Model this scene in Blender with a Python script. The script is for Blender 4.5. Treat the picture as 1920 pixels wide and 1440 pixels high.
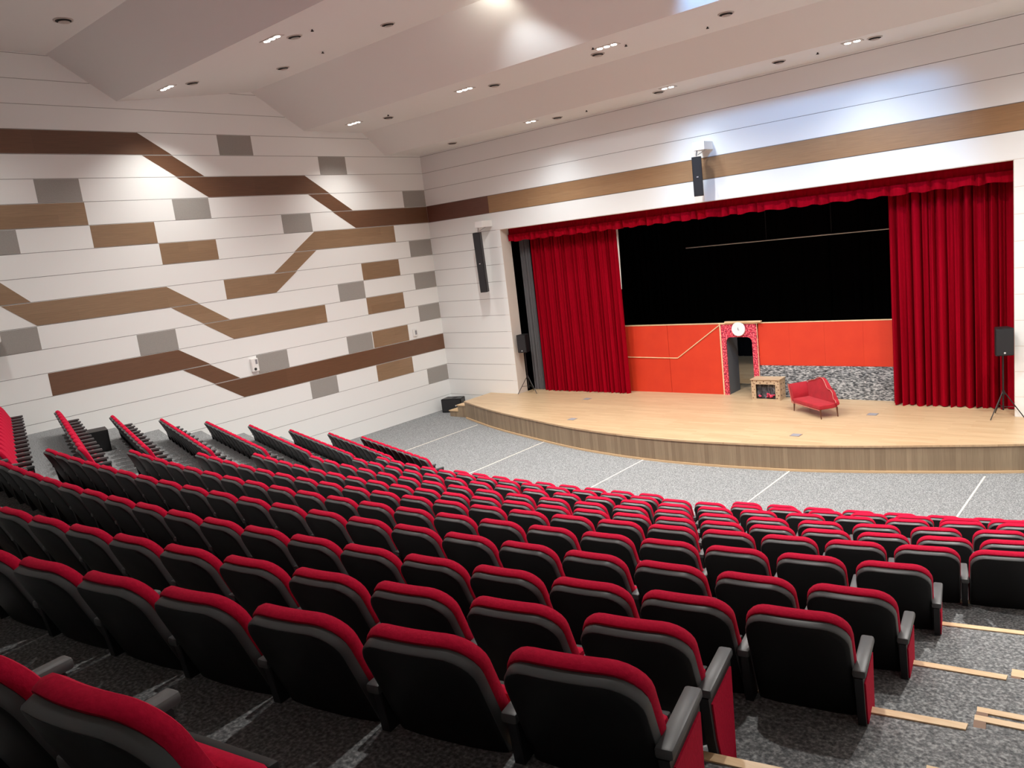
import bpy, bmesh, math, random
from mathutils import Vector, Matrix
random.seed(7)
sc = bpy.context.scene
for o in list(bpy.data.objects): bpy.data.objects.remove(o)
col = sc.collection
R = math.radians

# ------------------------------------------------------------------ camera
CAM = Vector((21.9327, -21.0635, 6.0339))
yaw, pit, rol = R(41.6096), R(9.9830), R(-6.7072)
fw = Vector((-math.sin(yaw)*math.cos(pit), math.cos(yaw)*math.cos(pit), -math.sin(pit)))
r0 = Vector((math.cos(yaw), math.sin(yaw), 0)); u0 = r0.cross(fw)
rt = r0*math.cos(rol) + u0*math.sin(rol); up = -r0*math.sin(rol) + u0*math.cos(rol)
cd = bpy.data.cameras.new('camera'); cam = bpy.data.objects.new('camera', cd); col.objects.link(cam)
m = Matrix.Identity(4)
for i in range(3): m[i][0] = rt[i]; m[i][1] = up[i]; m[i][2] = -fw[i]; m[i][3] = CAM[i]
cam.matrix_world = m
cd.sensor_width = 36; cd.sensor_fit = 'HORIZONTAL'; cd.lens = 1475.53/1920*36; cd.clip_start = .05; cd.clip_end = 200
sc.camera = cam
def project(p):
    v = Vector(p) - CAM; w = v.dot(fw)
    if w < .05: return None
    return 960 + 1475.53*v.dot(rt)/w, 720 - 1475.53*v.dot(up)/w, w

# ------------------------------------------------------------------ world, exposure
W = bpy.data.worlds.new('world'); sc.world = W; W.use_nodes = True
bg = W.node_tree.nodes['Background']; bg.inputs[0].default_value = (.9, .85, .8, 1); bg.inputs[1].default_value = .0
sc.view_settings.view_transform = 'Standard'; sc.view_settings.look = 'None'
sc.view_settings.exposure = 0.14; sc.view_settings.gamma = 1.0; sc.view_settings.use_curve_mapping = False

# ------------------------------------------------------------------ lights
WARM = (1, .965, .915); WHITE = (.86, .94, 1.0); COOL = (.26, .56, 1.0)
def spot(loc, target, energy, angle, blend=.6, color=WARM, radius=.12):
    l = bpy.data.lights.new('spot', 'SPOT'); l.energy = energy; l.spot_size = R(angle); l.spot_blend = blend
    l.color = color; l.shadow_soft_size = radius
    o = bpy.data.objects.new('lamp_light', l); col.objects.link(o); o.location = loc
    d = Vector(target) - Vector(loc); o.rotation_euler = d.to_track_quat('-Z', 'Y').to_euler(); return o
EF_Z, GH_Z = 10.40, 9.645
def cd_z(y): return 10.99 + .1211*(y + 10.84)
LX = [1.5, 6.42, 11.15, 15.88, 20.8]
for x in LX:                                   # downlights of the three soffits
    e, an = (.34, 116) if x < 3 else (1, 140)
    spot((x, -4.13, EF_Z-.06), (x, -4.13, 0), 1600*e, an, 1.0)
    spot((x, -10.16, cd_z(-10.16)-.06), (x, -10.16, 0), 2400*e, an, 1.0)
    if x > 3: spot((x, -1.33, GH_Z-.06), (x, -1.33, 0), 230, 120, 1.0, WHITE)
for x in (3, 11.15, 19):                       # weaker rear soffit lamps out of view, added to light the near seats
    spot((x, -16.0, 11.9), (x, -16.0, 0), 700, 130, 1.0)
# stage floodlights hung below the ceiling slot, aimed at the proscenium
FLOODS = [((10.4, -7.7, 11.24), (8.5, 0, 3.6), 620, WHITE, 80),
          ((15.0, -7.7, 11.24), (14.2, 0, 7.2), 2000, COOL, 56), ((18.6, -7.7, 11.24), (16.0, 0, 2.0), 480, WHITE, 50)]
for a, b, e, c, ang in FLOODS: spot(a, b, e, ang, .5, c, .10)
spot((10.3, -7.35, 11.22), (9.0, -5.5, 10.72), 75, 110, 1.0, (1, .95, .82), .1)   # extra lamp without a fixture, added for the glow on the ceiling slope
def area(loc, target, energy, sx, sy, color):
    l = bpy.data.lights.new('area', 'AREA'); l.shape = 'RECTANGLE'; l.size = sx; l.size_y = sy; l.energy = energy; l.color = color
    o = bpy.data.objects.new('lamp_light', l); col.objects.link(o); o.location = loc
    d = Vector(target) - Vector(loc); o.rotation_euler = d.to_track_quat('-Z', 'Y').to_euler(); return o

# ------------------------------------------------------------------ materials
def mat(name, color, rough=.6, metal=0, spec=.5, emit=None, estr=0):
    m = bpy.data.materials.new(name); m.use_nodes = True; b = m.node_tree.nodes['Principled BSDF']
    b.inputs['Base Color'].default_value = (*color, 1); b.inputs['Roughness'].default_value = rough
    b.inputs['Metallic'].default_value = metal; b.inputs['Specular IOR Level'].default_value = spec
    if emit: b.inputs['Emission Color'].default_value = (*emit, 1); b.inputs['Emission Strength'].default_value = estr
    return m
def nodes(m): return m.node_tree.nodes, m.node_tree.links, m.node_tree.nodes['Principled BSDF']
def noise_mat(name, stops, scale, rough=.7, stretch=(1, 1, 1), detail=6, bump=0, spec=.5, bscale=None):
    m = mat(name, (.5, .5, .5), rough, spec=spec); N, L, b = nodes(m)
    tc = N.new('ShaderNodeTexCoord'); mp = N.new('ShaderNodeMapping'); mp.inputs['Scale'].default_value = stretch
    nz = N.new('ShaderNodeTexNoise'); nz.inputs['Scale'].default_value = scale; nz.inputs['Detail'].default_value = detail
    cr = N.new('ShaderNodeValToRGB'); e = cr.color_ramp.elements
    e[0].position = stops[0][0]; e[0].color = (*stops[0][1], 1); e[1].position = stops[-1][0]; e[1].color = (*stops[-1][1], 1)
    for p, c in stops[1:-1]: x = e.new(p); x.color = (*c, 1)
    L.new(tc.outputs['Object'], mp.inputs[0]); L.new(mp.outputs[0], nz.inputs[0]); L.new(nz.outputs[0], cr.inputs[0]); L.new(cr.outputs[0], b.inputs['Base Color'])
    if bump:
        bp = N.new('ShaderNodeBump'); bp.inputs['Strength'].default_value = bump; bp.inputs['Distance'].default_value = .01
        L.new(nz.outputs[0], bp.inputs['Height']); L.new(bp.outputs[0], b.inputs['Normal'])
    return m
def plank_mat(name, c1, c2, axis, plank, rough=.45, length=1.2, mort=(.3, .2, .1)):
    """boards running along an axis (0 x, 1 y, 2 z): brick texture plus stretched grain"""
    m = mat(name, c1, rough); N, L, b = nodes(m)
    tc = N.new('ShaderNodeTexCoord'); sp = N.new('ShaderNodeSeparateXYZ'); cb = N.new('ShaderNodeCombineXYZ')
    L.new(tc.outputs['Object'], sp.inputs[0])
    run, cross = {0: (0, 1), 1: (1, 2), 2: (2, 0), 3: (0, 2)}[axis]
    L.new(sp.outputs[run], cb.inputs[0]); L.new(sp.outputs[cross], cb.inputs[1])
    br = N.new('ShaderNodeTexBrick'); br.inputs['Color1'].default_value = (*c1, 1); br.inputs['Color2'].default_value = (*c2, 1)
    br.inputs['Mortar'].default_value = (*mort, 1); br.inputs['Scale'].default_value = 1
    br.inputs['Mortar Size'].default_value = .0012; br.inputs['Brick Width'].default_value = length; br.inputs['Row Height'].default_value = plank
    br.offset = .37; L.new(cb.outputs[0], br.inputs['Vector'])
    mp = N.new('ShaderNodeMapping'); mp.inputs['Scale'].default_value = (1.2, 26, 1); L.new(cb.outputs[0], mp.inputs[0])
    nz = N.new('ShaderNodeTexNoise'); nz.inputs['Scale'].default_value = 1.6; nz.inputs['Detail'].default_value = 8; L.new(mp.outputs[0], nz.inputs[0])
    mr = N.new('ShaderNodeMapRange'); mr.inputs[3].default_value = .72; mr.inputs[4].default_value = 1.25; L.new(nz.outputs[0], mr.inputs[0])
    mx = N.new('ShaderNodeVectorMath'); mx.operation = 'SCALE'; L.new(br.outputs[0], mx.inputs[0]); L.new(mr.outputs[0], mx.inputs['Scale'])
    L.new(mx.outputs[0], b.inputs['Base Color']); return m

M = {}
M['wall'] = mat('wall_board', (.82, .835, .82), .55)
M['groove'] = mat('groove', (.22, .21, .20), .8)
M['ceil'] = mat('ceiling_plaster', (.76, .765, .74), .8)
M['jamb'] = mat('jamb_plaster', (.66, .60, .53), .6)
M['wood_dark'] = plank_mat('wood_dark', (.125, .058, .028), (.145, .068, .034), 1, .6, .42, 3, (.09, .04, .02))
M['wood_light'] = plank_mat('wood_light', (.29, .185, .105), (.25, .155, .085), 1, .3, .42, 2.4, (.2, .12, .06))
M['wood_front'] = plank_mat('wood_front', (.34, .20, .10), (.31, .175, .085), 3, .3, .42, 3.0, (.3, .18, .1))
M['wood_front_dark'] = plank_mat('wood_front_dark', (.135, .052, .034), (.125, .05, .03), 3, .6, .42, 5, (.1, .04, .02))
M['felt'] = noise_mat('grey_felt', [(.3, (.30, .285, .265)), (.7, (.33, .315, .29))], 40, .9)
M['carpet'] = noise_mat('carpet', [(.28, (.07, .074, .08)), (.5, (.19, .196, .20)), (.72, (.42, .43, .43))], 55, .95, detail=3, bump=.6)
M['strip'] = noise_mat('nosing_wood', [(.3, (.70, .46, .24)), (.7, (.82, .60, .36))], 6, .4, (1, 6, 6))
M['seam'] = mat('carpet_seam', (.62, .58, .52), .5)
M['deck'] = plank_mat('stage_deck', (.54, .39, .235), (.47, .32, .185), 0, .12, .38, 1.1, (.4, .26, .14))
M['clad'] = plank_mat('stage_cladding', (.33, .25, .16), (.24, .175, .11), 2, .10, .5, 2, (.16, .11, .07))
M['oak'] = mat('light_oak', (.60, .42, .24), .45)
M['shell'] = mat('seat_plastic_shaded', (.006, .006, .0065), .5, spec=.3)  # shade of the rear faces put into the colour, darker than the armrests
M['arm'] = mat('armrest_plastic', (.075, .078, .08), .42)
M['red'] = noise_mat('seat_velour', [(.3, (.44, .003, .030)), (.7, (.54, .005, .040))], 60, .9, bump=.2)
M['red'].node_tree.nodes['Principled BSDF'].inputs['Specular IOR Level'].default_value = .15
M['frame'] = mat('seat_frame', (.012, .012, .014), .5)
M['tan'] = mat('shaded_trim_wood', (.20, .09, .035), .5)  # brown stands for shade on the step side trim
M['velvet'] = noise_mat('stage_velvet', [(.3, (.23, .0, .006)), (.7, (.31, .0, .010))], 3, .9, (4, 4, .2))
M['velvet'].node_tree.nodes['Principled BSDF'].inputs['Specular IOR Level'].default_value = .06
M['grey_cloth'] = mat('grey_drape', (.10, .10, .105), .9)
M['black'] = mat('black_drape', (.004, .004, .005), .95, spec=.1)
M['lining'] = mat('white_lining', (.7, .68, .62), .8)
M['orange'] = noise_mat('orange_paint', [(.3, (.56, .030, .007)), (.7, (.62, .040, .009))], 2, .6)
M['speckle'] = noise_mat('pink_speckle', [(.36, (.10, .004, .03)), (.5, (.62, .02, .05)), (.62, (.80, .20, .22))], 22, .7, detail=4)
M['stone'] = noise_mat('stone_print', [(.36, (.02, .022, .025)), (.5, (.16, .17, .17)), (.66, (.52, .52, .50))], 6, .8, (2.2, 2.2, 7), detail=6, bump=.3)
M['flat_grey'] = mat('flat_grey', (.12, .13, .14), .7)
M['white'] = mat('white_paint', (.80, .80, .78), .5)
M['ink'] = mat('grey_ink', (.25, .25, .27), .6)
M['metal'] = mat('grey_metal', (.45, .45, .45), .35, .8)
M['blackm'] = mat('black_plastic', (.008, .008, .009), .45)
M['grille'] = mat('speaker_grille', (.014, .014, .016), .7)
M['silver'] = mat('silver_badge', (.8, .8, .8), .3, .6)
M['sofa'] = noise_mat('sofa_velvet', [(.3, (.30, .0, .008)), (.7, (.40, .002, .014))], 5, .75)
M['sofa'].node_tree.nodes['Principled BSDF'].inputs['Sheen Weight'].default_value = .1
M['walnut'] = mat('dark_walnut', (.10, .035, .018), .35)
M['sofa_trim'] = mat('sofa_trim', (.42, .10, .08), .4)
M['ply'] = noise_mat('plywood', [(.3, (.42, .30, .18)), (.7, (.52, .38, .24))], 5, .6, (1, 1, 5))
M['firebox'] = noise_mat('firebox', [(.4, (.01, .01, .012)), (.6, (.08, .08, .09)), (.75, (.3, .3, .32))], 26, .7, (1, 1, .3))
M['flower'] = noise_mat('flower_red', [(.35, (.10, .02, .05)), (.5, (.70, .02, .06)), (.7, (.75, .20, .30))], 30, .7)
M['lamp'] = mat('lamp_lens', (1, 1, 1), .4, emit=(1, .95, .88), estr=14)
M['vent'] = mat('vent_paint', (.50, .46, .42), .6)
M['vent_dark'] = mat('vent_opening', (.02, .018, .016), .8)

# ------------------------------------------------------------------ mesh helpers
def new_obj(name, bm, material, parent=None, smooth=False):
    me = bpy.data.meshes.new(name); bmesh.ops.recalc_face_normals(bm, faces=bm.faces); bm.to_mesh(me); bm.free()
    for mm in (material if isinstance(material, (list, tuple)) else [material]): me.materials.append(mm)
    if smooth:
        for p in me.polygons: p.use_smooth = True
        try: me.set_sharp_from_angle(angle=R(38))
        except Exception: pass
    o = bpy.data.objects.new(name, me); col.objects.link(o)
    if parent: o.parent = parent
    return o
def tag(o, label=None, cat=None, group=None, kind=None):
    if label: o['label'] = label
    if cat: o['category'] = cat
    if group: o['group'] = group
    if kind: o['kind'] = kind
    return o
def empty(name, loc, rz=0, label=None, cat=None, group=None, kind=None):
    o = bpy.data.objects.new(name, None); o.empty_display_size = .1; col.objects.link(o)
    o.location = loc; o.rotation_euler = (0, 0, rz); return tag(o, label, cat, group, kind)
def struct(name, bm, material, parent=None, smooth=False):
    o = new_obj(name, bm, material, parent, smooth)
    if not parent: o['kind'] = 'structure'
    return o
def box(bm, x0, x1, y0, y1, z0, z1, mi=0, bev=0, xf=None):
    v = [bm.verts.new(p) for p in ((x0,y0,z0),(x1,y0,z0),(x1,y1,z0),(x0,y1,z0),(x0,y0,z1),(x1,y0,z1),(x1,y1,z1),(x0,y1,z1))]
    fs = [bm.faces.new([v[i] for i in q]) for q in ((0,3,2,1),(4,5,6,7),(0,1,5,4),(1,2,6,5),(2,3,7,6),(3,0,4,7))]
    for f in fs: f.material_index = mi
    vs = v
    if bev:
        r = bmesh.ops.bevel(bm, geom=list({e for f in fs for e in f.edges}), offset=bev, segments=2, affect='EDGES', profile=.5)
        vs = list({x for f in r['faces'] for x in f.verts} | {x for x in v if x.is_valid})
        for f in r['faces']: f.material_index = mi
        vs = list({x for x in vs} | {x for y in vs for e in y.link_edges for x in e.verts})
    if xf is not None:
        for x in vs: x.co = xf @ x.co
    return vs
def prism(bm, pts, z0, z1, mi=0):
    """vertical prism over a polygon of (x, y)"""
    a = [bm.verts.new((x, y, z0)) for x, y in pts]; b = [bm.verts.new((x, y, z1)) for x, y in pts]; n = len(pts)
    fs = [bm.faces.new(a[::-1]), bm.faces.new(b)] + [bm.faces.new((a[i], a[(i+1) % n], b[(i+1) % n], b[i])) for i in range(n)]
    for f in fs: f.material_index = mi
def prism_axis(bm, pts, a0, a1, axis, mi=0):
    """prism of a polygon drawn in the plane across an axis: axis 0 -> pts (y, z), 1 -> pts (x, z)"""
    def P(p, a): return (a, p[0], p[1]) if axis == 0 else (p[0], a, p[1])
    a = [bm.verts.new(P(p, a0)) for p in pts]; b = [bm.verts.new(P(p, a1)) for p in pts]; n = len(pts)
    fs = [bm.faces.new(a[::-1]), bm.faces.new(b)] + [bm.faces.new((a[i], a[(i+1) % n], b[(i+1) % n], b[i])) for i in range(n)]
    for f in fs: f.material_index = mi
def tube(bm, pts, r, seg=8, mi=0, closed=False, r2=None):
    pts = [Vector(p) for p in pts]; rings = []
    for i, p in enumerate(pts):
        d = (pts[min(i+1, len(pts)-1)] - pts[max(i-1, 0)]).normalized()
        a = d.orthogonal().normalized() if i == 0 else (a - d*a.dot(d)).normalized()
        b = d.cross(a); rr = r if r2 is None else r + (r2-r)*i/(len(pts)-1)
        rings.append([bm.verts.new(p + (a*math.cos(t) + b*math.sin(t))*rr) for t in [2*math.pi*k/seg for k in range(seg)]])
    for A, B in zip(rings, rings[1:]):
        for k in range(seg): bm.faces.new((A[k], A[(k+1) % seg], B[(k+1) % seg], B[k])).material_index = mi
    bm.faces.new(rings[0][::-1]).material_index = mi; bm.faces.new(rings[-1]).material_index = mi
def disc(bm, c, r, h, seg=24, axis='z', mi=0, r2=None):
    c = Vector(c); r2 = r if r2 is None else r2; A = []; B = []
    for k in range(seg):
        t = 2*math.pi*k/seg; x, y = math.cos(t), math.sin(t)
        if axis == 'z': A.append(c + Vector((x*r, y*r, 0))); B.append(c + Vector((x*r2, y*r2, h)))
        elif axis == 'y': A.append(c + Vector((x*r, 0, y*r))); B.append(c + Vector((x*r2, h, y*r2)))
        else: A.append(c + Vector((0, x*r, y*r))); B.append(c + Vector((h, x*r2, y*r2)))
    A = [bm.verts.new(p) for p in A]; B = [bm.verts.new(p) for p in B]
    bm.faces.new(A[::-1]).material_index = mi; bm.faces.new(B).material_index = mi
    for k in range(seg): bm.faces.new((A[k], A[(k+1) % seg], B[(k+1) % seg], B[k])).material_index = mi
def copy_tree(o, parent=None):
    c = o.copy(); col.objects.link(c)
    if parent: c.parent = parent
    for ch in o.children: copy_tree(ch, c)
    return c
BM = bmesh.new

# ------------------------------------------------------------------ room shell
XR, YB = 23.4, -27.0
ROWH = .6
def zl(n): return (13-n)*ROWH
# left wall: white boards with grooves, then the inlaid panels as parts
bm = BM()
box(bm, -.30, -.012, YB, .02, -.1, 13.0, 1)
z = 0
while z < 13:
    box(bm, -.02, 0, YB, 0, z+.006, z+ROWH-.006, 0); z += ROWH
wl = struct('wall_left', bm, [M['wall'], M['groove']])
G = .87
PANELS = [('d',-4,-19,-19,-12,-11),('d',-3,-12,-11,-11,-10),('d',-2,-11,-10,-6,-5),('d',-1,-6,-5,-5,-4),('d',0,-5,-4,0,0),
 ('w',-1,-19,-19,-14,-14),('w',0,-14,-14,-12,-12),('w',1,-12,-12,-10,-10),('w',1,-6,-7,-2,-2),('w',2,-7,-8,-6,-7),
 ('w',2,-19,-19,-16.7,-16),('w',3,-16.8,-16,-12,-11),('w',3,-10,-10,-7,-8),('w',3,-4,-4,-2,-2),('w',4,-12,-11,-11,-10),
 ('w',5,-11,-10,-6,-6),('w',5,-4,-4,-2,-2),('d',6,-16,-16,-12,-11),('d',7,-12,-11,-11,-10),('w',7,-3.95,-3.95,-2,-2),('d',8,-11,-10,0,0),('w',9,-4,-4,-2,-2)]
for kd, n, lt, lb, rt_, rb in PANELS:
    e = .012; zt, zb = zl(n)-.012, zl(n+1)+.012; g = G
    bm = BM(); prism_axis(bm, [(lb*g+e, zb), (rb*g-e, zb), (rt_*g-e, zt), (lt*g+e, zt)], -.015, .006, 0)
    o = new_obj('wood_panel', bm, M['wood_dark'] if kd == 'd' else M['wood_light'], wl)
    if kd == 'd': o['label'] = 'dark brown wood panel'
    else: o['label'] = 'lighter oak wood panel'
GREY = [(-4,-8.1,-6.98),(-3,-4.6,-3.5),(-2,-13.28,-12.21),(-1,-9.82,-8.72),(-1,-1.11,-.02),(0,-19*.87,-13.92),(0,-6.35,-5.25),(2,-1.12,-.02),
 (4,-4.59,-3.48),(4,-1.1,-.02),(4,-19*.87,-13.92),(5,-11.53,-10.43),(6,-1.1,-.02),(7,-8.06,-6.95),(7,-4.56,-3.46),(9,-6.29,-5.21),(10,-1.09,-.02)]
for n, a, b in GREY:
    bm = BM(); box(bm, -.015, .006, a, b, zl(n+1)+.012, zl(n)-.012)
    new_obj('acoustic_panel', bm, M['felt'], wl)['label'] = 'grey felt acoustic panel'
# front wall with the proscenium opening
OX0, OX1, OZ = 3.50, 18.80, 6.60; SZ = .72
bm = BM()
for x0, x1, z0, z1 in ((-.3, OX0, -.1, 13), (OX1, XR+.3, -.1, 13), (OX0, OX1, OZ, 13)): box(bm, x0, x1, .012, .30, z0, z1, 1)
z = 0
while z < 12.9:
    if abs(z - zl(1)) < .01: z += ROWH; continue
    segs = [(0, XR)] if z > OZ-.01 else [(0, OX0), (OX1, XR)]
    for a, b in segs: box(bm, a, b, 0, .02, z+.006, z+ROWH-.006, 0)
    z += ROWH
wf = struct('wall_front', bm, [M['wall'], M['groove']])
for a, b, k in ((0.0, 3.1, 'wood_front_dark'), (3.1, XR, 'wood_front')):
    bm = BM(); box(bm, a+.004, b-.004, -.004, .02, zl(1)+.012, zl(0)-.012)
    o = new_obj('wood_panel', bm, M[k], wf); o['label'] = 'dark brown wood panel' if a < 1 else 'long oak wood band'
bm = BM()
box(bm, OX0-.2, OX0+.012, .001, .50, SZ, OZ+.2); box(bm, OX1-.012, OX1+.2, .001, .50, SZ, OZ+.2); box(bm, OX0, OX1, .001, .50, OZ-.012, OZ+.2)
struct('trim_1', bm, M['jamb'])
bm = BM(); box(bm, XR, XR+.3, YB, .3, -.1, 13); struct('wall_right', bm, M['wall'])
bm = BM(); box(bm, -.3, XR+.3, YB-.3, YB, -.1, 13.2); struct('wall_back', bm, M['wall'])
# ceiling: stepped soffits, one profile run along the whole width
prof = [(.02, 9.65), (-1.69, 9.65), (-2.57, 10.40), (-4.98, 10.40), (-6.71, 11.49), (-10.84, 10.99), (-12.38, 12.03), (-18.2, 12.03), (-19.6, 12.6), (YB, 12.6)]
bm = BM(); prism_axis(bm, prof + [(YB, 13.2), (.02, 13.2)], -.02, XR+.02, 0); struct('ceiling', bm, M['ceil'])

# ------------------------------------------------------------------ seating geometry (rows measured in world metres)
RISE = .368; T0 = .08
ROWS = [(0, (0.01227, 0.04017, -8.90444), 0.6219, 12.359),
 (1, (0.01688, 0.00174, -10.20122), 0.6028, 16.902), (2, (0.01857, -0.0112, -11.34819), 0.6454, 17.689), (3, (0.01856, -0.02491, -12.49523), 0.6409, 18.35),
 (4, (0.01671, -0.02083, -13.62784), 0.5753, 21.092), (5, (0.01488, -0.01547, -14.75873), 0.5995, 21.141), (6, (0.01276, -0.01831, -15.89467), 0.6039, 20.527),
 (7, (0.00906, -0.00517, -17.04822), 0.6068, 20.492), (8, (0.012, -0.022, -18.19), 0.594, 20.69), (9, (0.012, 0.007, -19.327), 0.629, 20.317),
 (10, (0.013, 0.012, -20.323), 0.628, 20.654), (11, (0.01252, -0.01646, -21.23333), 0.6094, 20.765)]
def rowy(k, x):
    a, b, c = ROWS[k][1]; u = x - 11.95; return a*u*u + b*u + c
def rowslope(k, x):
    a, b, c = ROWS[k][1]; return 2*a*(x - 11.95) + b
DZ = [0, .09, .09, .09, .08, .08, .08, .08, .06, 0, -.05, 0, 0]
TC = [T0 + RISE*k + DZ[k] for k in range(13)]
TL = [.08, .15, .45, .90, 1.34, 1.75, 2.10, 2.44, 2.78, 3.12, 3.5, 3.9, 4.3]
LEFT = [((3.43, -7.28), (7.44, -8.41)), ((2.10, -7.47), (6.43, -8.73)), ((1.51, -8.40), (6.07, -9.66)), ((1.43, -9.62), (6.22, -10.97)),
 ((1.60, -10.96), (6.47, -12.25)), ((1.85, -12.26), (6.84, -13.66)), ((1.74, -13.38), (6.76, -14.83)), ((1.25, -14.40), (7.20, -16.10)), ((1.0, -15.5), (7.6, -17.42))]
LN = [10, 10, 11, 11, 12, 12, 12, 13, 14]
def lefty(k, x):
    if k <= 8: (a, b), (c, d) = LEFT[k]; return b + (d-b)/(c-a)*(x-a)
    return lefty(8, x) - 1.2*(k-8)
OFF = {7: .40, 8: .42, 9: .37, 10: .16}; XS = 7.40
# floor: flat front part, then nested terraces
bm = BM()
box(bm, -.02, XR+.02, YB, .5, -.2, T0)
XC = [XS + (XR+.02-XS)*i/28 for i in range(29)]
def nose_c(k, x): return rowy(k-1, x) + OFF.get(k, .32)
def nose_l(k, x): return lefty(k-1, x) + .30
for k in range(1, 13):
    pts = [(x, nose_c(k, x)) for x in XC] + [(XR+.02, YB), (XS, YB)]
    prism(bm, pts, -.1, TC[k])
    pts = [(-.02, nose_l(k, -.02)), (XS, nose_l(k, XS)), (XS, YB), (-.02, YB)]
    prism(bm, pts, -.1, TL[k])
struct('floor', bm, M['carpet'])
# oak nosing strips along the terrace edges
tn = 2
for k in range(1, 12):
    bm = BM(); x1 = 21.12 if k > 5 else XR
    xs = [XS + (x1-XS)*i/40 for i in range(41)]
    for a, b in zip(xs, xs[1:]):
        ya, yb = nose_c(k, a), nose_c(k, b); vs = []
        for dz in (TC[k]-.03, TC[k]+.008):
            vs.append([bm.verts.new(p) for p in ((a, ya+.012, dz), (b, yb+.012, dz), (b, yb-.045, dz), (a, ya-.045, dz))])
        A, B = vs
        for q in ((A[3], A[2], A[1], A[0]), (B[0], B[1], B[2], B[3]), (A[0], A[1], B[1], B[0]), (A[2], A[3], B[3], B[2])): bm.faces.new(q)
        if a == xs[0]: bm.faces.new((A[3], A[0], B[0], B[3]))
        if b == xs[-1]: bm.faces.new((A[1], A[2], B[2], B[1]))
    struct('trim_%d' % tn, bm, M['strip']); tn += 1
# aisle stairs at the right: two in-between steps in front of each high terrace
for k in range(7, 12):
    st = empty('aisle_steps', (21.14, nose_c(k, 21.2), TC[k-1]), math.atan(.14), None, None)
    tag(st, ['', '', '', '', '', '', '', 'carpeted aisle steps beside the fifth seat row from the back', 'oak edged aisle steps above the farthest visible step flight',
             'oak edged aisle steps at the bottom right corner of the photo', 'aisle steps beside the near aisle-end seat with armrest', 'aisle steps nearest the camera beside the last seat row'][k], 'steps')
    b1 = BM(); b2 = BM()
    b3 = BM(); rs = TC[k]-TC[k-1]
    for j, h in ((1, rs/3), (0, 2*rs/3)):
        y1 = .25*(j+1)
        box(b1, .0, 1.9, -.05, y1, 0, h)
        box(b2, -.004, 1.9, y1-.045, y1+.006, h-.028, h+.008)
        box(b3, -.006, .05, y1-.23, y1-.045, h-.02, h+.009)
    new_obj('side_trim', b3, M['tan'], st)  # side edge of the steps, its shade put into a darker wood colour
    new_obj('step', b1, M['carpet'], st); new_obj('nosing', b2, M['strip'], st)
# carpet seams on the flat floor
for x, y0, y1 in ((3.3, -6.2, -2.1), (7.14, -7.4, -3.15), (11.03, -7.6, -3.75), (14.83, -7.3, -3.6), (18.66, -6.9, -2.75)):
    bm = BM(); box(bm, x-.018, x+.018, y0, y1, T0-.004, T0+.006); struct('trim_%d' % tn, bm, M['seam']); tn += 1

# ------------------------------------------------------------------ stage
EDGE = [(2.15, -1.45), (4.3, -2.35), (6.5, -3.05), (9.1, -3.72), (11.8, -3.96), (14.5, -3.72), (16.2, -3.32), (17.8, -2.80), (19.3, -2.25), (21.2, -1.35)]
def smooth_edge(P, n=6):
    out = []
    for i in range(len(P)-1):
        p0 = P[max(i-1, 0)]; p1 = P[i]; p2 = P[i+1]; p3 = P[min(i+2, len(P)-1)]
        for j in range(n):
            t = j/n; out.append(tuple(.5*((2*p1[q]) + (-p0[q]+p2[q])*t + (2*p0[q]-5*p1[q]+4*p2[q]-p3[q])*t*t + (-p0[q]+3*p1[q]-3*p2[q]+p3[q])*t**3) for q in (0, 1)))
    return out + [P[-1]]
SE = smooth_edge(EDGE)
stage = empty('stage', (11.5, -1.5, T0), 0, 'wide timber stage with curved striped wood front and pale plank deck', 'stage')
def local(bm, o):
    for v in bm.verts: v.co -= o.location
def outset(P, d):
    out = []
    for i, p in enumerate(P):
        a = Vector(P[max(i-1, 0)]); b = Vector(P[min(i+1, len(P)-1)]); t = (b-a).normalized(); out.append((p[0] + t.y*d, p[1] - t.x*d))
    return out
bm = BM(); prism(bm, outset(SE, .03) + [(21.2, 0.0), (OX1, 0), (OX1, 8.0), (OX0, 8.0), (OX0, 0), (2.12, 0.0)], SZ-.045, SZ); local(bm, stage); new_obj('deck', bm, M['deck'], stage)
bm = BM()
for a, b in zip(SE, SE[1:]):
    n = Vector((b[1]-a[1], -(b[0]-a[0]))).normalized()
    vs = [bm.verts.new((p[0]+q[0], p[1]+q[1], z)) for z in (T0, SZ-.045) for p, q in ((a, (0, 0)), (b, (0, 0)), (b, (-n.x*.05, -n.y*.05)), (a, (-n.x*.05, -n.y*.05)))]
    for q in ((0, 1, 5, 4), (2, 3, 7, 6), (4, 5, 6, 7), (3, 2, 1, 0)): bm.faces.new([vs[i] for i in q])
box(bm, 2.13, 2.18, -1.45, 0, T0, SZ-.045); local(bm, stage); new_obj('front_cladding', bm, M['clad'], stage)
bm = BM()
bs = outset(SE, .03)
for (a, b), (c, d) in zip(zip(SE, SE[1:]), zip(bs, bs[1:])):
    vs = [bm.verts.new((p[0], p[1], z)) for z in (T0, T0+.05) for p in (a, b, d, c)]
    for q in ((0, 1, 2, 3), (4, 5, 6, 7), (0, 1, 5, 4), (2, 3, 7, 6)): bm.faces.new([vs[i] for i in q])
local(bm, stage); new_obj('base_strip', bm, M['oak'], stage)
st = empty('stage_steps', (1.65, -.95, T0), 0, 'small pale wooden steps at the left end of the stage', 'steps')
bm = BM(); box(bm, -.45, .48, -.38, .75, .0, .20); box(bm, -.02, .48, -.38, .75, .20, .42); new_obj('step', bm, M['clad'], st)
bm = BM(); box(bm, -.48, .0, -.40, .75, .20, .235); box(bm, -.05, .48, -.40, .75, .42, .455); new_obj('tread', bm, M['oak'], st)
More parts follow.
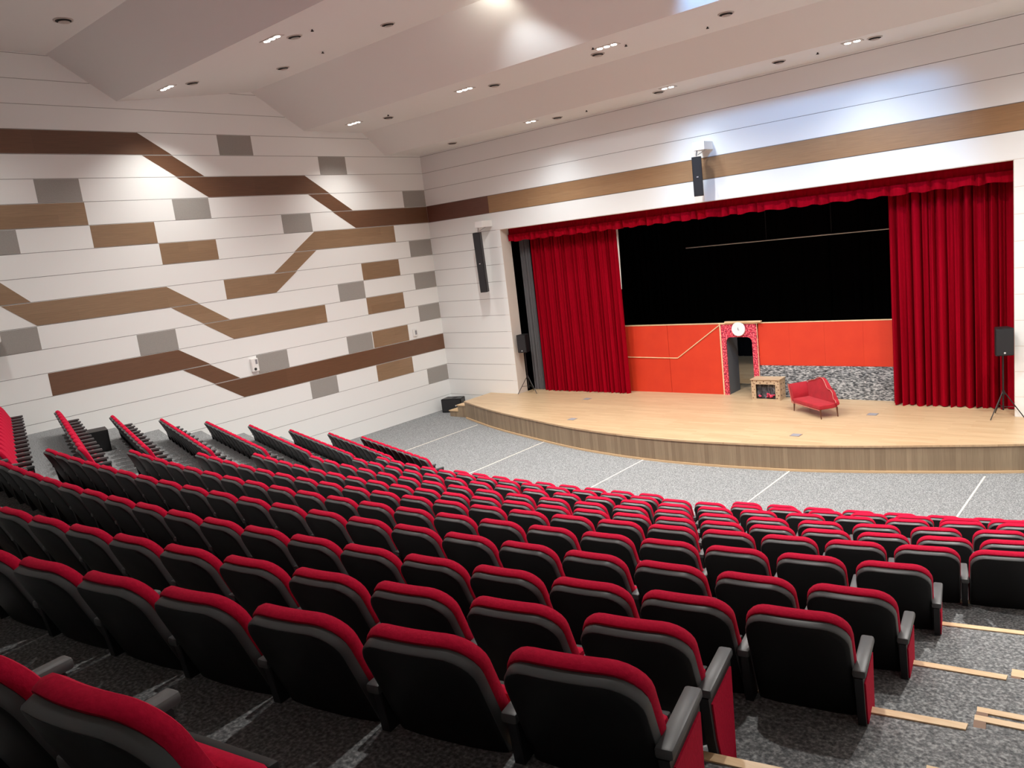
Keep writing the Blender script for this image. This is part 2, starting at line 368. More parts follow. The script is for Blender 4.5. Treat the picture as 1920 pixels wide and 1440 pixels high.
# black stage house
bm = BM()
box(bm, -.2, 0, .5, 8.6, -.1, 9.6); box(bm, 22.2, 22.4, .5, 8.6, -.1, 9.6); box(bm, -.2, 22.4, 8.4, 8.6, -.1, 9.6); box(bm, -.2, 22.4, .3, 8.6, 9.6, 9.8)
struct('wall_stage', bm, M['black'])
def curtain(name, x0, x1, y, z0, z1, folds, amp, material, parent=None, seed=1, taper=0, ztop_amp=.5, rows=8, hem=0):
    rnd = random.Random(seed); bm = BM(); n = max(2, int(folds*10)); ph = [rnd.uniform(-.9, .9) for _ in range(int(folds)+3)]; am = [rnd.uniform(.55, 1.25) for _ in range(int(folds)+3)]
    L = []
    for j in range(rows+1):
        v = j/rows; r = []
        for i in range(n+1):
            u = i/n; f = u*folds; q = int(f); t = f-q
            p = ph[q]*(1-t) + ph[q+1]*t; a_ = am[q]*(1-t) + am[q+1]*t
            s = 1 - 2*abs(math.sin(math.pi*f + p*.9))**.8
            d = amp*a_*s*(1 - (1-ztop_amp)*v) + amp*.35*math.sin(5.3*math.pi*f*.5 + p*3 + v*1.3)
            x = x0 + (x1-x0)*u + taper*(1-v)*(u)
            zz = z0 + (z1-z0)*v + (hem*math.sin(2*math.pi*f*.5+p) if j == 0 else 0)
            r.append(bm.verts.new((x, y+d, zz)))
        L.append(r)
    for A, B in zip(L, L[1:]):
        for i in range(n): bm.faces.new((A[i], A[i+1], B[i+1], B[i]))
    r = bmesh.ops.extrude_face_region(bm, geom=bm.faces[:]); bmesh.ops.translate(bm, verts=[e for e in r['geom'] if isinstance(e, bmesh.types.BMVert)], vec=(0, .02, 0))
    return new_obj(name, bm, material, parent, True)
cl = empty('stage_curtain', (5.8, .80, SZ), 0, 'red velvet stage curtain drawn open on the left of the stage', 'curtain')
def cchild(*a, **k):
    par = k.pop('par'); o = curtain(*a, **k); o.parent = par; o.location = -par.location; return o
cchild('drape', 4.15, 7.75, .80, SZ+.01, 6.45, 24, .105, M['velvet'], par=cl, seed=3, taper=.0, hem=.012)
bm = BM(); prism_axis(bm, [(7.755, 6.25), (7.82, 6.25), (7.80, 5.2), (7.768, 4.2), (7.756, 4.2)], .78, .80, 1); local(bm, cl); new_obj('lining', bm, M['lining'], cl)['label'] = 'white lining edge'
cr_ = empty('stage_curtain', (17.4, .78, SZ), 0, 'red velvet stage curtain drawn open on the right of the stage', 'curtain')
cchild('drape', 15.93, 18.72, .78, SZ+.01, 6.5, 15, .14, M['velvet'], par=cr_, seed=9, hem=.012)
va = empty('stage_valance', (11.15, .42, OZ), 0, 'long red velvet valance with gathered ruffle hem above the stage', 'curtain')
cchild('drape', 3.52, 18.78, .42, 6.34, 6.60, 70, .014, M['velvet'], par=va, seed=5)
o = curtain('ruffle', 3.52, 18.78, .36, 6.14, 6.38, 52, .075, M['velvet'], None, 6, 0, .35, 4, .02); o.parent = va; o.location = -va.location
tag(curtain('side_drape', 3.56, 4.02, .86, SZ+.01, 6.4, 4, .04, M['grey_cloth'], None, 11), 'narrow charcoal grey drape hanging at the left edge of the stage', 'curtain')
tag(curtain('backdrop', 3.2, 19.2, 7.7, SZ+.01, 8.6, 50, .06, M['black'], None, 12), 'black backdrop curtain hanging behind the orange set walls', 'curtain')
tag(curtain('wing_drape', 4.06, 4.9, 1.5, SZ+.01, 6.6, 4, .04, M['black'], None, 13), 'black wing drape behind the left red stage curtain', 'curtain')
bt = empty('stage_batten', (12, 3, 5.25), 0, 'thin pale lighting batten hanging across the dark stage opening', 'pole')
bm = BM(); tube(bm, [(-3.0, 0, 0), (5.2, 0, 0)], .022); new_obj('pipe', bm, M['metal'], bt)
for x in (-.22, 1.76):
    bm = BM(); tube(bm, [(x, 0, 0.02), (x, 0, 3.2)], .008, 6); new_obj('cable', bm, M['grille'], bt)

# ------------------------------------------------------------------ stage set
s1 = empty('set_wall', (9.1, 1.12, SZ), 0, 'orange scenery wall with a pale zigzag line, left of the archway', 'scenery')
H1 = 2.20
for a, b in ((-1.95, 0.02), (.03, 1.86)):
    bm = BM(); box(bm, a, b, 0, .03, 0, H1); new_obj('panel', bm, M['orange'], s1)
bm = BM(); box(bm, -1.95, 1.86, -.01, .06, H1, H1+.035); new_obj('top_rail', bm, M['oak'], s1)
bm = BM()
tube(bm, [(-1.9, -.012, 1.17), (.33, -.012, 1.14)], .016, 6); tube(bm, [(.33, -.012, 1.14), (1.84, -.012, H1-.03)], .016, 6)
new_obj('batten', bm, M['strip'], s1)
s2 = empty('set_archway', (11.55, 1.08, SZ), 0, 'speckled pink scenery archway with a pale edge strip between orange walls', 'scenery')
bm = BM()
def rarch(w, h, r, n=6):
    P = [(-w, 0)]
    for k in range(n+1): t = math.pi - k*(math.pi/2)/n; P.append((-w + r + math.cos(t)*r, h - r + math.sin(t)*r))
    for k in range(n+1): t = math.pi/2 - k*(math.pi/2)/n; P.append((w - r + math.cos(t)*r, h - r + math.sin(t)*r))
    return P + [(w, 0)]
inner = rarch(.415, 1.80, .16); OW, OH = .60, 2.20
outer = []
for x, z in inner:
    if z < 1.6: outer.append((math.copysign(OW, x), z))
    else: outer.append((max(-OW, min(OW, x*1.6)), OH if abs(x) < .36 else 1.64 + (z-1.64)*3.5 if z < 1.8 else OH))
outer = [(x, min(z, OH)) for x, z in outer]
for y in (0, .05):
    A = [bm.verts.new((x, y, z)) for x, z in inner]; B = [bm.verts.new((x, y, z)) for x, z in outer]
    for i in range(len(A)-1): bm.faces.new((A[i], A[i+1], B[i+1], B[i]))
    if y == 0: A0, B0 = A, B
for i in range(len(A)-1): bm.faces.new((A0[i], A0[i+1], A[i+1], A[i])); bm.faces.new((B0[i], B0[i+1], B[i+1], B[i]))
bmesh.ops.remove_doubles(bm, verts=bm.verts[:], dist=.0005)
new_obj('arch_frame', bm, M['speckle'], s2)
bm = BM(); box(bm, -.60, -.56, -.012, 0, 0, OH+.01); new_obj('edge_strip', bm, M['strip'], s2)
bm = BM(); box(bm, .585, .60, -.012, 0, 0, OH); new_obj('edge_strip', bm, M['strip'], s2)
bm = BM(); box(bm, -.46, -.425, .06, .80, 0, 2.1); new_obj('side_panel', bm, M['flat_grey'], s2)
bm = BM(); box(bm, -.62, .62, -.02, .06, OH, OH+.04); box(bm, -.40, .74, -.06, .04, OH+.045, OH+.085); new_obj('top_rail', bm, M['strip'], s2)
ck = empty('wall_clock', (11.58, 1.045, 2.77), 0, 'round white clock face mounted over the pink archway', 'clock')
bm = BM(); disc(bm, (0, 0, 0), .215, -.03, 40, 'y', 0, .205); new_obj('dial', bm, M['white'], ck, True)
bm = BM(); box(bm, -.008, .008, -.036, -.031, -.01, .05); box(bm, -.006, .04, -.036, -.031, -.03, -.018); disc(bm, (0, -.031, 0), .014, -.006, 12, 'y'); new_obj('hands', bm, M['ink'], ck)
s3 = empty('set_wall', (14.1, 1.12, SZ), 0, 'orange scenery wall on a grey stone base, right of the archway', 'scenery')
for a, b in ((-1.94, -1.02), (-1.018, -.02), (-.018, 1.02), (1.022, 2.1)):
    bm = BM(); box(bm, a, b, 0, .03, .94, 2.20); new_obj('panel', bm, M['orange'], s3)
for a, b in ((-1.94, -.02), (-.015, 1.0), (1.005, 2.1)):
    bm = BM(); box(bm, a, b, -.03, .03, 0, .935); new_obj('stone_base', bm, M['stone'], s3)
bm = BM(); box(bm, -1.94, 2.1, -.01, .05, 2.20, 2.225); new_obj('top_rail', bm, M['strip'], s3)

# fireplace prop
fp = empty('fireplace', (12.5, .60, SZ), R(2), 'small plywood prop fireplace with dotted trim standing before the stone wall', 'fireplace')
bm = BM(); w, h, d = .42, .60, .46
for a in ((-w, -w+.13, 0, .03, 0, h), (w-.13, w, 0, .03, 0, h), (-w+.13, w-.13, 0, .03, h-.13, h), (-w+.13, w-.13, 0, .03, 0, .035), (-w, -w+.02, .03, d, 0, h), (w-.02, w, .03, d, 0, h), (-w, w, d-.02, d, 0, h)): box(bm, *a)
new_obj('body', bm, M['ply'], fp)
bm = BM(); box(bm, -w-.02, w+.02, -.02, d+.01, h, h+.022); new_obj('top_board', bm, M['ply'], fp)
bm = BM(); box(bm, -w+.13, w-.13, .10, .12, .035, h-.13); new_obj('firebox', bm, M['firebox'], fp)
rnd = random.Random(4); bm = BM()
spots = [(-w+.04+.05*(k % 2), .06+.085*k) for k in range(7)] + [(w-.09+.05*(k % 2), .06+.085*k) for k in range(7)] + [(-w+.06+.105*k, h-.09+.045*(k % 2)) for k in range(8)]
for x, z in spots:
    q = rnd.uniform(.75, 1.1); disc(bm, (x, 0, z), .018*q, -.004, 7, 'y')
for k in range(3): disc(bm, (w, .13+.0*k, .13+.17*k), .03, .004, 9, 'x'); disc(bm, (w, .32, .13+.17*k), .024, .004, 9, 'x')
new_obj('dotted_trim', bm, M['walnut'], fp)
bm = BM()
for k in range(16):
    x = rnd.choice((-.17, .06, .12, .2)) + rnd.uniform(-.05, .05); r_ = rnd.uniform(.025, .05)
    bmesh.ops.create_icosphere(bm, subdivisions=1, radius=r_, matrix=Matrix.Translation((x, .07, .05 + r_ + rnd.uniform(0, .09 if x > 0 else .03))))
new_obj('flower_bunch', bm, M['flower'], fp, True)

# chaise longue: head at local -x, back along +y
ch = empty('chaise_longue', (14.38, -.66, SZ), math.atan2(-.6, .8), 'red velvet chaise longue with stepped back standing on the stage', 'sofa')
bm = BM()
seat = [(-.60, -.27), (.62, -.27), (.64, .10), (.60, .27), (-.60, .27)]
prism(bm, seat, .24, .36); bmesh.ops.bevel(bm, geom=bm.edges[:], offset=.03, segments=3, affect='EDGES', profile=.6); new_obj('seat', bm, M['sofa'], ch, True)
bm = BM()
bp_ = [(-.64, .30), (-.66, .74), (-.50, .79), (-.30, .83), (-.18, .90), (-.05, .93), (.06, .90), (.16, .80), (.24, .70), (.30, .665), (.40, .66), (.48, .60), (.52, .50), (.55, .44), (.62, .42), (.66, .36), (.66, .30)]
A = []
for y, dx in ((.18, 0), (.29, 0)):
    A.append([bm.verts.new((x, y + (z-.3)*.10, z)) for x, z in bp_])
n = len(bp_); bm.faces.new(A[0]); bm.faces.new(A[1][::-1])
for i in range(n): bm.faces.new((A[0][i], A[0][(i+1) % n], A[1][(i+1) % n], A[1][i]))
bmesh.ops.bevel(bm, geom=[e for e in bm.edges], offset=.02, segments=2, affect='EDGES'); new_obj('backrest', bm, M['sofa'], ch, True)
bm = BM()
hp = [(-.60, .24), (-.56, .36), (-.60, .52), (-.66, .68), (-.72, .74), (-.78, .73), (-.76, .66), (-.70, .50), (-.66, .30)]
prism_axis(bm, hp, -.27, .27, 1); bmesh.ops.bevel(bm, geom=bm.edges[:], offset=.018, segments=2, affect='EDGES'); new_obj('head_rest', bm, M['sofa'], ch, True)
bm = BM()
tube(bm, [(x, .175 + (z-.3)*.10, z+.012) for x, z in bp_[1:-1]], .012, 6)
tube(bm, [(-.62, -.28, .24), (-.68, -.28, .42), (-.76, -.28, .66), (-.78, -.28, .74)], .014, 6); tube(bm, [(-.62, -.285, .24), (.63, -.285, .24)], .010, 6)
new_obj('trim', bm, M['sofa_trim'], ch, True)
for x, y in ((-.58, -.24), (.60, -.24), (.60, .24), (-.58, .24)):
    s = 1 if x > 0 else -1; bm = BM(); tube(bm, [(x, y, .25), (x+s*.012, y, .14), (x+s*.03, y, .0)], .026, 8, r2=.013); new_obj('leg', bm, M['walnut'], ch, True)

# tripod loudspeakers
def tripod_speaker(x, y, rz, name_l, name_s, h=1.50, size=(.19, .17, .32)):
    t = empty('speaker_stand', (x, y, SZ), rz, name_l, 'stand')
    bm = BM(); tube(bm, [(0, 0, .18), (0, 0, h)], .018); new_obj('pole', bm, M['blackm'], t)
    bm = BM(); disc(bm, (0, 0, .55), .035, .10, 12); new_obj('collar', bm, M['blackm'], t)
    for k in range(3):
        a = R(100 + 120*k); bm = BM(); tube(bm, [(.02*math.cos(a), .02*math.sin(a), .62), (.42*math.cos(a), .42*math.sin(a), .012)], .012, 6)
        tube(bm, [(0, 0, .26), (.24*math.cos(a), .24*math.sin(a), .27)], .007, 6); new_obj('leg', bm, M['blackm'], t)
    s = empty('loudspeaker', (x, y, SZ+h), rz, name_s, 'speaker')
    w, d, hh = size
    bm = BM(); prism(bm, [(-w, -d), (w, -d), (w*.7, d), (-w*.7, d)], 0, 2*hh); bmesh.ops.bevel(bm, geom=bm.edges[:], offset=.012, segments=2, affect='EDGES'); new_obj('cabinet', bm, M['blackm'], s)
    bm = BM(); box(bm, -w+.02, w-.02, -d-.012, -d+.002, .02, 2*hh-.02, 0, .004); new_obj('grille', bm, M['grille'], s)
    bm = BM(); disc(bm, (0, -d-.013, .07), .022, -.004, 12, 'y'); new_obj('badge', bm, M['silver'], s)
tripod_speaker(3.84, .20, R(8), 'black tripod stand at the left edge of the stage', 'black loudspeaker on tripod before the grey side drape')
tripod_speaker(18.58, -.12, R(22), 'black tripod stand at the right edge of the stage', 'black loudspeaker on tripod before the right red curtain')

# floor monitor
fs = empty('stage_monitor', (.72, -.62, T0), R(20), 'black floor speaker cabinet in the corner beside the stage steps', 'speaker')
bm = BM(); prism(bm, [(-.42, -.22), (.42, -.22), (.36, .30), (-.36, .30)], 0, .52); bmesh.ops.bevel(bm, geom=bm.edges[:], offset=.02, segments=2, affect='EDGES'); new_obj('cabinet', bm, M['blackm'], fs)
bm = BM(); box(bm, -.38, .38, -.234, -.218, .04, .48, 0, .004); new_obj('grille', bm, M['grille'], fs)
bm = BM(); disc(bm, (.19, -.235, .26), .028, -.005, 14, 'y'); new_obj('badge', bm, M['silver'], fs)
bm = BM(); box(bm, .0, .14, -.1, .12, .518, .528); new_obj('handle', bm, M['grille'], fs)

# wall line-array speakers
def line_array(x, ztop, zbot, w, label_s, label_b, tilt, yaw_, bx):
    b = empty('speaker_bracket', (bx, 0, ztop+.18), 0, label_b, 'bracket')
    bm = BM(); box(bm, -.17, .17, -.52, 0, -.02, .20, 0, .006); new_obj('housing', bm, M['white'], b)
    bm = BM(); tube(bm, [(-.09, -.45, -.02), (-.12, -.45, -.16)], .02, 8); tube(bm, [(.08, -.25, -.02), (-.10, -.40, -.13)], .012, 6); new_obj('arm', bm, M['metal'], b)
    hgt = ztop-zbot
    s = empty('line_array_speaker', (x, -.46, zbot), yaw_, label_s, 'speaker'); s.rotation_euler = (R(tilt), 0, yaw_)
    bm = BM(); prism(bm, [(-w/2, -.13), (w/2, -.13), (w/2*1.0, .10), (w*.32, .18), (-w*.32, .18), (-w/2, .10)], 0, hgt); bmesh.ops.bevel(bm, geom=bm.edges[:], offset=.008, segments=1, affect='EDGES'); new_obj('cabinet', bm, M['blackm'], s)
    bm = BM(); box(bm, -w/2+.015, w/2-.015, -.142, -.128, .02, hgt-.02); new_obj('grille', bm, M['grille'], s)
    bm = BM(); box(bm, -.03, .02, -.148, -.141, hgt*.48, hgt*.48+.025); new_obj('badge', bm, M['silver'], s)
line_array(11.38, 7.82, 6.76, .26, 'short black line array speaker hanging over the oak band above the stage', 'white wall bracket holding the short speaker above the stage', 5, R(28), 11.50)
line_array(2.88, 6.58, 4.50, .26, 'tall slim black line array speaker hanging left of the stage opening', 'white wall bracket holding the tall speaker beside the stage', 3, R(24), 3.00)

# left wall small fittings
bx_ = empty('wall_box', (0.006, -8.18, 3.12), 0, 'small white wall box with a black round hole above the dark band', 'wall box')
bm = BM(); box(bm, 0, .10, -.13, .10, 0, .40, 0, .01); new_obj('case', bm, M['white'], bx_)
bm = BM(); disc(bm, (.10, -.03, .07), .045, .006, 16, 'x'); new_obj('lens', bm, M['vent_dark'], bx_)
bm = BM(); box(bm, .10, .106, .0, .07, .22, .36); new_obj('slots', bm, M['ink'], bx_)
bx2 = empty('wall_box', (0.006, -1.46, 3.12), 0, 'small white wall box beside the short oak panel near the corner', 'wall box')
bm = BM(); box(bm, 0, .06, -.10, .10, 0, .26, 0, .01); new_obj('case', bm, M['white'], bx2)
bm = BM(); box(bm, .06, .066, -.02, .06, .05, .21); new_obj('cover', bm, M['ink'], bx2)
ws = empty('wall_speaker', (0.0, -15.0, 5.15), 0, 'pale wall speaker at the left edge casting a slanting shadow', 'speaker')
bm = BM(); box(bm, .10, .38, -.14, .14, 0, .62, 0, .03); new_obj('cabinet', bm, M['white'], ws)
bm = BM(); box(bm, 0, .12, -.03, .03, .25, .33); new_obj('bracket', bm, M['metal'], ws)
# black equipment among the left rows
eb = empty('equipment_case', (2.75, -14.05, TL[7]), R(-16), 'open black equipment case on the left terrace between two seat rows', 'case')
bm = BM(); box(bm, -.28, .28, -.2, .2, 0, .05); box(bm, -.28, -.23, -.2, .2, .05, .45); box(bm, .23, .28, -.2, .2, .05, .45); box(bm, -.28, .28, -.2, .2, .45, .5); box(bm, -.28, .28, .17, .2, .05, .45); new_obj('shell', bm, M['blackm'], eb)
bm = BM(); box(bm, -.1, .16, -.12, .1, .05, .2); new_obj('contents', bm, M['white'], eb)

# floor boxes in the deck
for x, y, lb in ((6.71, -.27, 'far left one'), (7.94, -2.8, ''), (15.76, -.45, ''), (14.69, -2.83, '')):
    l = {6.71: 'steel socket flap in the deck before the left red curtain', 7.94: 'steel socket flap near the left part of the curved stage edge',
         15.76: 'steel socket flap in the deck to the right of the chaise longue', 14.69: 'steel socket flap near the stage edge in front of the chaise longue'}[x]
    t = empty('floor_socket', (x, y, SZ), 0, l, 'floor socket')
    bm = BM(); box(bm, -.12, .12, -.12, .12, -.005, .006); new_obj('frame', bm, M['metal'], t)
    bm = BM(); box(bm, -.10, .10, -.10, .10, .006, .009); new_obj('flap', bm, M['ink'], t)

# ------------------------------------------------------------------ ceiling fittings
def ceiling_light(x, y, z, n, slope, label):
    t = empty('ceiling_light', (x, y, z), 0, label, 'ceiling light', 'recessed ceiling spotlights'); t.rotation_euler = (math.atan(slope), 0, 0)
    bm = BM(); w = .10*n + .02; box(bm, -w, w, -.12, .12, -.012, .01, 0, .004); new_obj('frame', bm, M['vent'], t)
    for k in range(n):
        bm = BM(); disc(bm, ((k-(n-1)/2)*.20, 0, -.022), .068, .012, 20); new_obj('lens', bm, M['lamp'], t)
pos = ['nearest the left wall', 'second from the left wall', 'third from the left wall', 'fourth from the left wall', 'at the right end']
for i, x in enumerate(LX):
    for y, z, n, sl, so in ((-4.13, EF_Z, 3, 0, 'middle ceiling strip'), (-10.16, cd_z(-10.16), 3, .1211, 'rear ceiling strip'), (-1.33, GH_Z+.005, 2, 0, 'strip by the stage wall')):
        if n == 2 and x < 3: continue
        if so.startswith('rear') and x > 9: continue
        if x > 20: continue
        ceiling_light(x, y, z, n, sl, ('three-lamp' if n == 3 else 'two-lamp') + ' recessed light on the ' + so + ', ' + pos[i])
def vent(x, y, z, r, slope, label):
    t = empty('ceiling_vent', (x, y, z), 0, label, 'vent', 'round ceiling air diffusers'); t.rotation_euler = (math.atan(slope), 0, 0)
    bm = BM(); disc(bm, (0, 0, -.02), r, .03, 28, 'z', 0, r*1.05); new_obj('rim', bm, M['vent'], t, True)
    bm = BM(); disc(bm, (0, 0, -.028), r*.82, .01, 28); new_obj('opening', bm, M['vent_dark'], t)
    bm = BM(); disc(bm, (0, .015, -.05), r*.62, .02, 28, 'z', 0, r*.5); disc(bm, (0, .015, -.058), r*.3, .012, 20); new_obj('cone', bm, M['vent'], t, True)
for x, y, s in ((6.59, -9.68, 'rear'), (3.32, -7.78, 'rear'), (1.97, -9.69, 'rear'), (7.61, -7.78, 'rear'), (2.84, -12.99, 'top'), (10.59, -3.69, 'mid'), (7.14, -3.69, 'mid'), (2.55, -3.59, 'mid'), (14.07, -3.87, 'mid'),
                (10.7, -1.04, 'low'), (14.1, -1.15, 'low'), (16.32, -1.19, 'low'), (7.14, -.93, 'low'), (2.66, -.96, 'low')):
    lb = {(6.59): 'round air diffuser right of the three-lamp light on the rear strip', 3.32: 'round air diffuser on the rear strip above the recessed grey slope tip', 1.97: 'round air diffuser right of the rear light nearest the left wall',
          7.61: 'round air diffuser on the rear strip near the top of the photo', 2.84: 'round air diffuser in the top left corner of the photo', 10.59: 'round air diffuser beside the third light of the middle strip',
          7.14: 'round air diffuser beside the second light from the left', 2.55: 'round air diffuser beside the middle strip light nearest the left wall', 14.07: 'round air diffuser on the middle strip near the top edge',
          10.7: 'round air diffuser left of the centre two-lamp stage strip light', 14.1: 'round air diffuser on the stage strip between two two-lamp lights', 16.32: 'round air diffuser on the stage strip at the right',
          2.66: 'faint round air diffuser on the stage strip nearest the left wall'}[x]
    if x == 7.14 and s == 'low': lb = 'round air diffuser beside the leftmost two-lamp stage strip light'
    z, sl, r = {'rear': (cd_z(y), .1211, .17), 'top': (12.03, 0, .2), 'mid': (EF_Z, 0, .17), 'low': (9.65, 0, .16)}[s]
    vent(x, y, z, r, sl, lb)
for i, (x, y, z) in enumerate(((10.9, -4.35, EF_Z), (11.45, -3.75, EF_Z), (2.9, -3.9, EF_Z), (7.15, -9.6, cd_z(-9.6)), (5.03, -7.73, cd_z(-7.73)), (8.2, -.9, 9.65), (15.0, -1.05, 9.65), (13.3, -3.2, EF_Z))):
    lb = ['small sprinkler left of the third middle light', 'small sprinkler right of the third middle strip diffuser', 'small sprinkler right of the first middle strip diffuser', 'small sprinkler right of the rear strip diffuser',
          'small sprinkler near the edge of the rear ceiling strip', 'small sprinkler on the stage strip right of the leftmost diffuser', 'small sprinkler left of the rightmost stage strip light', 'small sprinkler on the middle strip near the top edge'][i]
    bm = BM(); disc(bm, (0, 0, -.03), .018, .03, 10); disc(bm, (0, 0, -.04), .035, .01, 12); o = new_obj('ceiling_sprinkler', bm, M['vent_dark']); o.location = (x, y, z); tag(o, lb, 'sprinkler', 'ceiling sprinklers')
# the floodlights of the ceiling slot (just above the frame)
for i, (a, b, e, c, ang) in enumerate(FLOODS):
    t = empty('stage_floodlight', (a[0], a[1], a[2]), 0, ['leftmost', 'middle', 'rightmost'][i] + ' black floodlight hanging in the ceiling slot facing the stage', 'floodlight', 'stage floodlights')
    t.rotation_euler = (Vector(b)-Vector(a)).to_track_quat('-Z', 'Y').to_euler()
    bm = BM()
    for k in range(4):
        q = [(-.14, .14, -.14, -.12), (-.14, .14, .12, .14), (-.14, -.12, -.12, .12), (.12, .14, -.12, .12)][k]; box(bm, q[0]*.5, q[1]*.5, q[2]*.5, q[3]*.5, -.02, .06)
    box(bm, -.07, .07, -.07, .07, .05, .07); new_obj('housing', bm, M['blackm'], t)

# ------------------------------------------------------------------ seats
AL = R(22); PD = Vector((0, -math.sin(AL), math.cos(AL))); PN = Vector((0, math.cos(AL), math.sin(AL))); P0 = Vector((0, .282, .24))
def outline(hw, h, rt_, rb, arch=.02, n=6):
    P = []
    for k in range(n+1): t = -math.pi/2 - k*(math.pi/2)/n; P.append((-hw + rb + math.cos(t)*rb, rb + math.sin(t)*rb))
    for k in range(n+1): t = math.pi - k*(math.pi/2)/n; P.append((-hw + rt_ + math.cos(t)*rt_, h - rt_ + math.sin(t)*rt_))
    for k in range(1, 6): x = -hw + rt_ + (2*hw-2*rt_)*k/6; P.append((x, h))
    for k in range(n+1): t = math.pi/2 - k*(math.pi/2)/n; P.append((hw - rt_ + math.cos(t)*rt_, h - rt_ + math.sin(t)*rt_))
    for k in range(n+1): t = -k*(math.pi/2)/n; P.append((hw - rb + math.cos(t)*rb, rb + math.sin(t)*rb))
    return [(x, t + (arch*(1-(x/hw)**2) if t > h*.5 else 0)) for x, t in P]
def slab(bm, P, h, layers, curve=.03, hw=.265):
    rings = []; cy = h/2
    for ins, d in layers:
        r = []
        for x, t in P:
            fx = 1 - ins/hw; ft = 1 - ins/(h/2); X = x*fx; T = cy + (t-cy)*ft
            r.append(bm.verts.new(P0 + Vector((X, 0, 0)) + PD*T + PN*(d + curve*(X/hw)**2)))
        rings.append(r)
    n = len(P)
    for A, B in zip(rings, rings[1:]):
        for i in range(n): bm.faces.new((A[i], A[(i+1) % n], B[(i+1) % n], B[i]))
    for r in (rings[0], rings[-1]):
        c = bm.verts.new(sum((v.co for v in r), Vector())/n)
        for i in range(n): bm.faces.new((c, r[i], r[(i+1) % n]))
def make_seat():
    root = empty('auditorium_seat', (0, 0, 0))
    bm = BM(); slab(bm, outline(.262, .71, .125, .06), .71, [(.10, .004), (.03, .0), (.008, .003), (.001, .012)]); new_obj('backrest', bm, M['shell'], root, True)
    bm = BM(); slab(bm, outline(.262, .71, .125, .06), .71, [(.02, .0035), (.004, .005), (0, .012), (0, .048)]); new_obj('back_rim_sheen', bm, M['arm'], root, True)  # edge of the shell in paler plastic, sheen of overhead lights as colour
    bm = BM(); slab(bm, outline(.266, .725, .13, .05), .725, [(.004, .0485), (0, .056), (-.002, .085), (.006, .108), (.03, .122), (.10, .128)]); new_obj('back_cushion', bm, M['red'], root, True)
    bm = BM(); a = R(82); xf = Matrix.Translation((0, .40, .35)) @ Matrix.Rotation(a, 4, 'X')
    box(bm, -.225, .225, 0, .24, .0, .085, 0, .03, xf); new_obj('seat_cushion', bm, M['red'], root, True)
    bm = BM(); box(bm, -.215, .215, .005, .23, -.03, .012, 0, .01, xf); new_obj('seat_shell', bm, M['shell'], root, True)
    def arm(x, end=False):
        bm = BM(); box(bm, x-.034, x+.034, .15, .52, .61, .655, 0, .014); new_obj('armrest', bm, M['arm'], root, True)
        bm = BM()
        prism_axis(bm, [(.31, .0), (.47, .0), (.48, .06), (.46, .30), (.49, .60), (.49, .612), (.17, .612), (.20, .40), (.30, .06)], x-.022, x+.022, 0)
        bmesh.ops.bevel(bm, geom=bm.edges[:], offset=.006, segments=1, affect='EDGES'); new_obj('pedestal', bm, M['frame'], root)
    arm(-.30)
    return root, arm
proto, arm = make_seat()
endseat = copy_tree(proto)
# right-hand end seat: second armrest, second pedestal and a red aisle panel
bm = BM(); box(bm, .255, .323, .13, .52, .61, .655, 0, .014); new_obj('armrest', bm, M['arm'], endseat, True)
bm = BM(); prism_axis(bm, [(.30, .0), (.48, .0), (.50, .06), (.50, .30), (.51, .58), (.51, .612), (.13, .612), (.17, .40), (.27, .06)], .268, .308, 0); new_obj('pedestal', bm, M['frame'], endseat)
bm = BM(); prism_axis(bm, [(.30, .08), (.47, .08), (.48, .30), (.49, .57), (.165, .57), (.20, .38)], .308, .316, 0); new_obj('side_panel', bm, M['red'], endseat)['label'] = 'red aisle side panel'

ORD = ['first', 'second', 'third', 'fourth', 'fifth', 'sixth', 'seventh', 'eighth', 'ninth', 'tenth', 'eleventh', 'twelfth', 'thirteenth', 'fourteenth', 'fifteenth', 'sixteenth',
       'seventeenth', 'eighteenth', 'nineteenth', 'twentieth', 'twenty-first', 'twenty-second', 'twenty-third', 'twenty-fourth', 'twenty-fifth', 'twenty-sixth', 'twenty-seventh']
spots_ = []     # (block, row, index from left, x, y, z, angle, xscale, is_right_end)
def arc_positions(k):
    """x of seat centres of a centre row"""
    _, c, pitch, s0 = ROWS[k]
    xs = [i*.005 for i in range(int(25/.005))]; S = [0]
    for a, b in zip(xs, xs[1:]): S.append(S[-1] + math.hypot(b-a, rowy(k, b)-rowy(k, a)))
    def xof(s):
        lo, hi = 0, len(S)-1
        while hi-lo > 1:
            mid = (lo+hi)//2
            if S[mid] < s: lo = mid
            else: hi = mid
        return xs[lo]
    out = []; i = 60
    while i > -30:
        s = s0 - pitch*i
        if s > .5 and s < S[-1]-.5: out.append(xof(s))
        i -= 1
    return out, pitch
NL = {0: 8.85, 1: 7.3, 2: 7.4, 3: 7.5, 4: 7.45, 5: 7.45, 6: 7.6, 7: 7.9, 8: 7.9, 9: 7.9, 10: 7.9, 11: 7.9}
XE = {6: 20.75, 7: 20.85, 8: 21.0, 9: 20.85, 10: 21.0, 11: 20.95}
for k in range(12):
    xs, pitch = arc_positions(k); row = [x for x in xs if x-.25 > NL[k] and x+.25 < XE.get(k, XR-.2)]
    if k == 0: row = [x for x in row if not (14.25 < x < 15.45)]
    for i, x in enumerate(row):
        spots_.append(('c', k, i, x, rowy(k, x), TC[k], math.atan(rowslope(k, x)), min(1, pitch/.60), i == len(row)-1, len(row)))
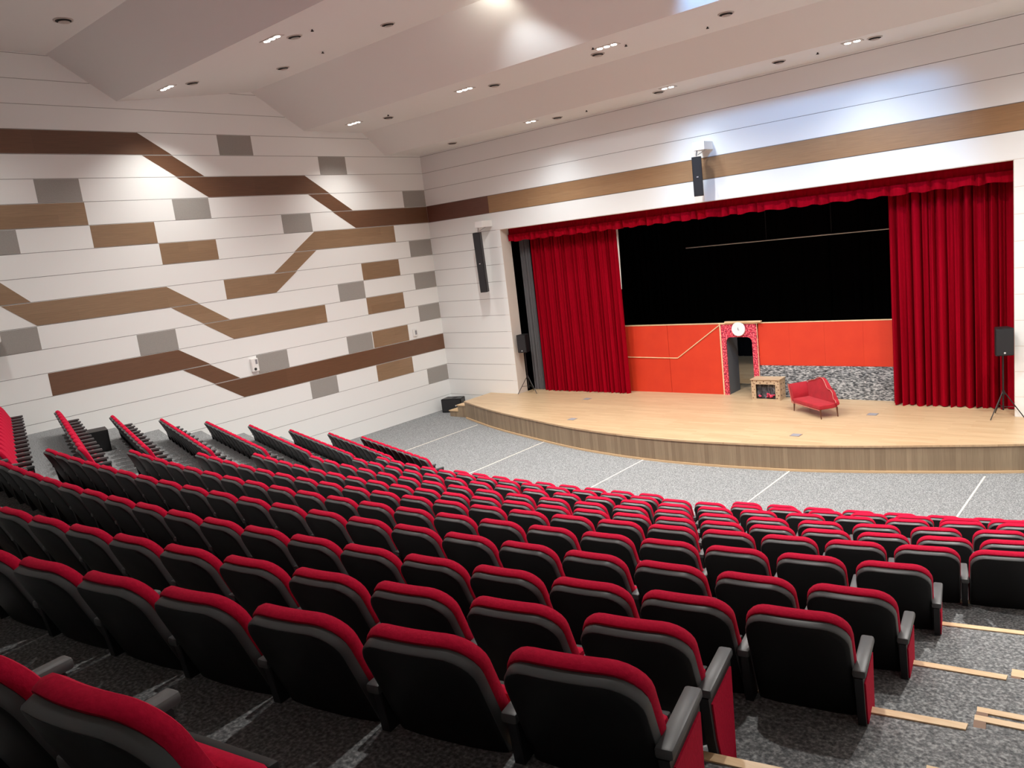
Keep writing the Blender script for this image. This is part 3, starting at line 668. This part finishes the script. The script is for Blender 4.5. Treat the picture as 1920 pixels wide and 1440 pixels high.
for k in range(9):
    (a, b), (c, d) = LEFT[k]; n = LN[k]; L = math.hypot(c-a, d-b); p = L/(n-.15)
    for i in range(n):
        t = (i+.5)*p/L; spots_.append(('l', k, i, a+(c-a)*t, b+(d-b)*t, TL[k], math.atan2(d-b, c-a), p/.60, i == n-1, n))
vis = []
for s in spots_:
    q = project((s[3], s[4]+.1, s[5]+.75))
    if q and -70 < q[0] < 1990 and -60 < q[1] < (1560 if q[2] > 1 else 1500): vis.append((q[2], q, s))
vis.sort(key=lambda v: v[0]); print('SEATS in view', len(vis))
near = vis[:300]; far = vis[300:]
BL = {'c': 'centre block', 'l': 'left block'}
fp_, fe_ = True, True
for dpt, q, (blk, k, i, x, y, z, ang, sx, is_end, n) in near:
    if is_end:
        r = endseat if fe_ else copy_tree(endseat); fe_ = False
    else:
        r = proto if fp_ else copy_tree(proto); fp_ = False
    r.location = (x, y, z); r.rotation_euler = (0, 0, ang); r.scale = (sx, 1, 1)
    if is_end and (blk == 'l' or k > 5): lab = 'red and black aisle-end seat with side panel, %s row from stage, %s' % (ORD[k], BL[blk])
    else: lab = 'red and black seat, %s, %s row from stage, %s from its left end' % (BL[blk], ORD[k], ORD[i])
    tag(r, lab, 'seat', 'auditorium seats in the ' + BL[blk])
if far:
    bm = BM(); mats = [M['shell'], M['red'], M['arm'], M['frame']]
    parts = [('backrest', 0), ('back_rim_sheen', 2), ('back_cushion', 1), ('seat_cushion', 1), ('armrest', 2), ('pedestal', 3)]
    for dpt, q, (blk, k, i, x, y, z, ang, sx, is_end, n) in far:
        T = Matrix.Translation((x, y, z)) @ Matrix.Rotation(ang, 4, 'Z') @ Matrix.Diagonal((sx, 1, 1, 1))
        for c in proto.children:
            mi = dict(parts).get(c.name.split('.')[0])
            if mi is None: continue
            nv, nf = len(bm.verts), len(bm.faces); bm.from_mesh(c.data); bm.verts.ensure_lookup_table(); bm.faces.ensure_lookup_table()
            for v in bm.verts[nv:]: v.co = T @ v.co
            for f in bm.faces[nf:]: f.material_index = mi
    o = new_obj('distant_seats', bm, mats, None, False)
    for p in o.data.polygons: p.use_smooth = True
    tag(o, 'farthest red and black seats at the front of the left block', 'seats', 'auditorium seats farthest away', 'stuff')
print('near', len(near), 'far', len(far))
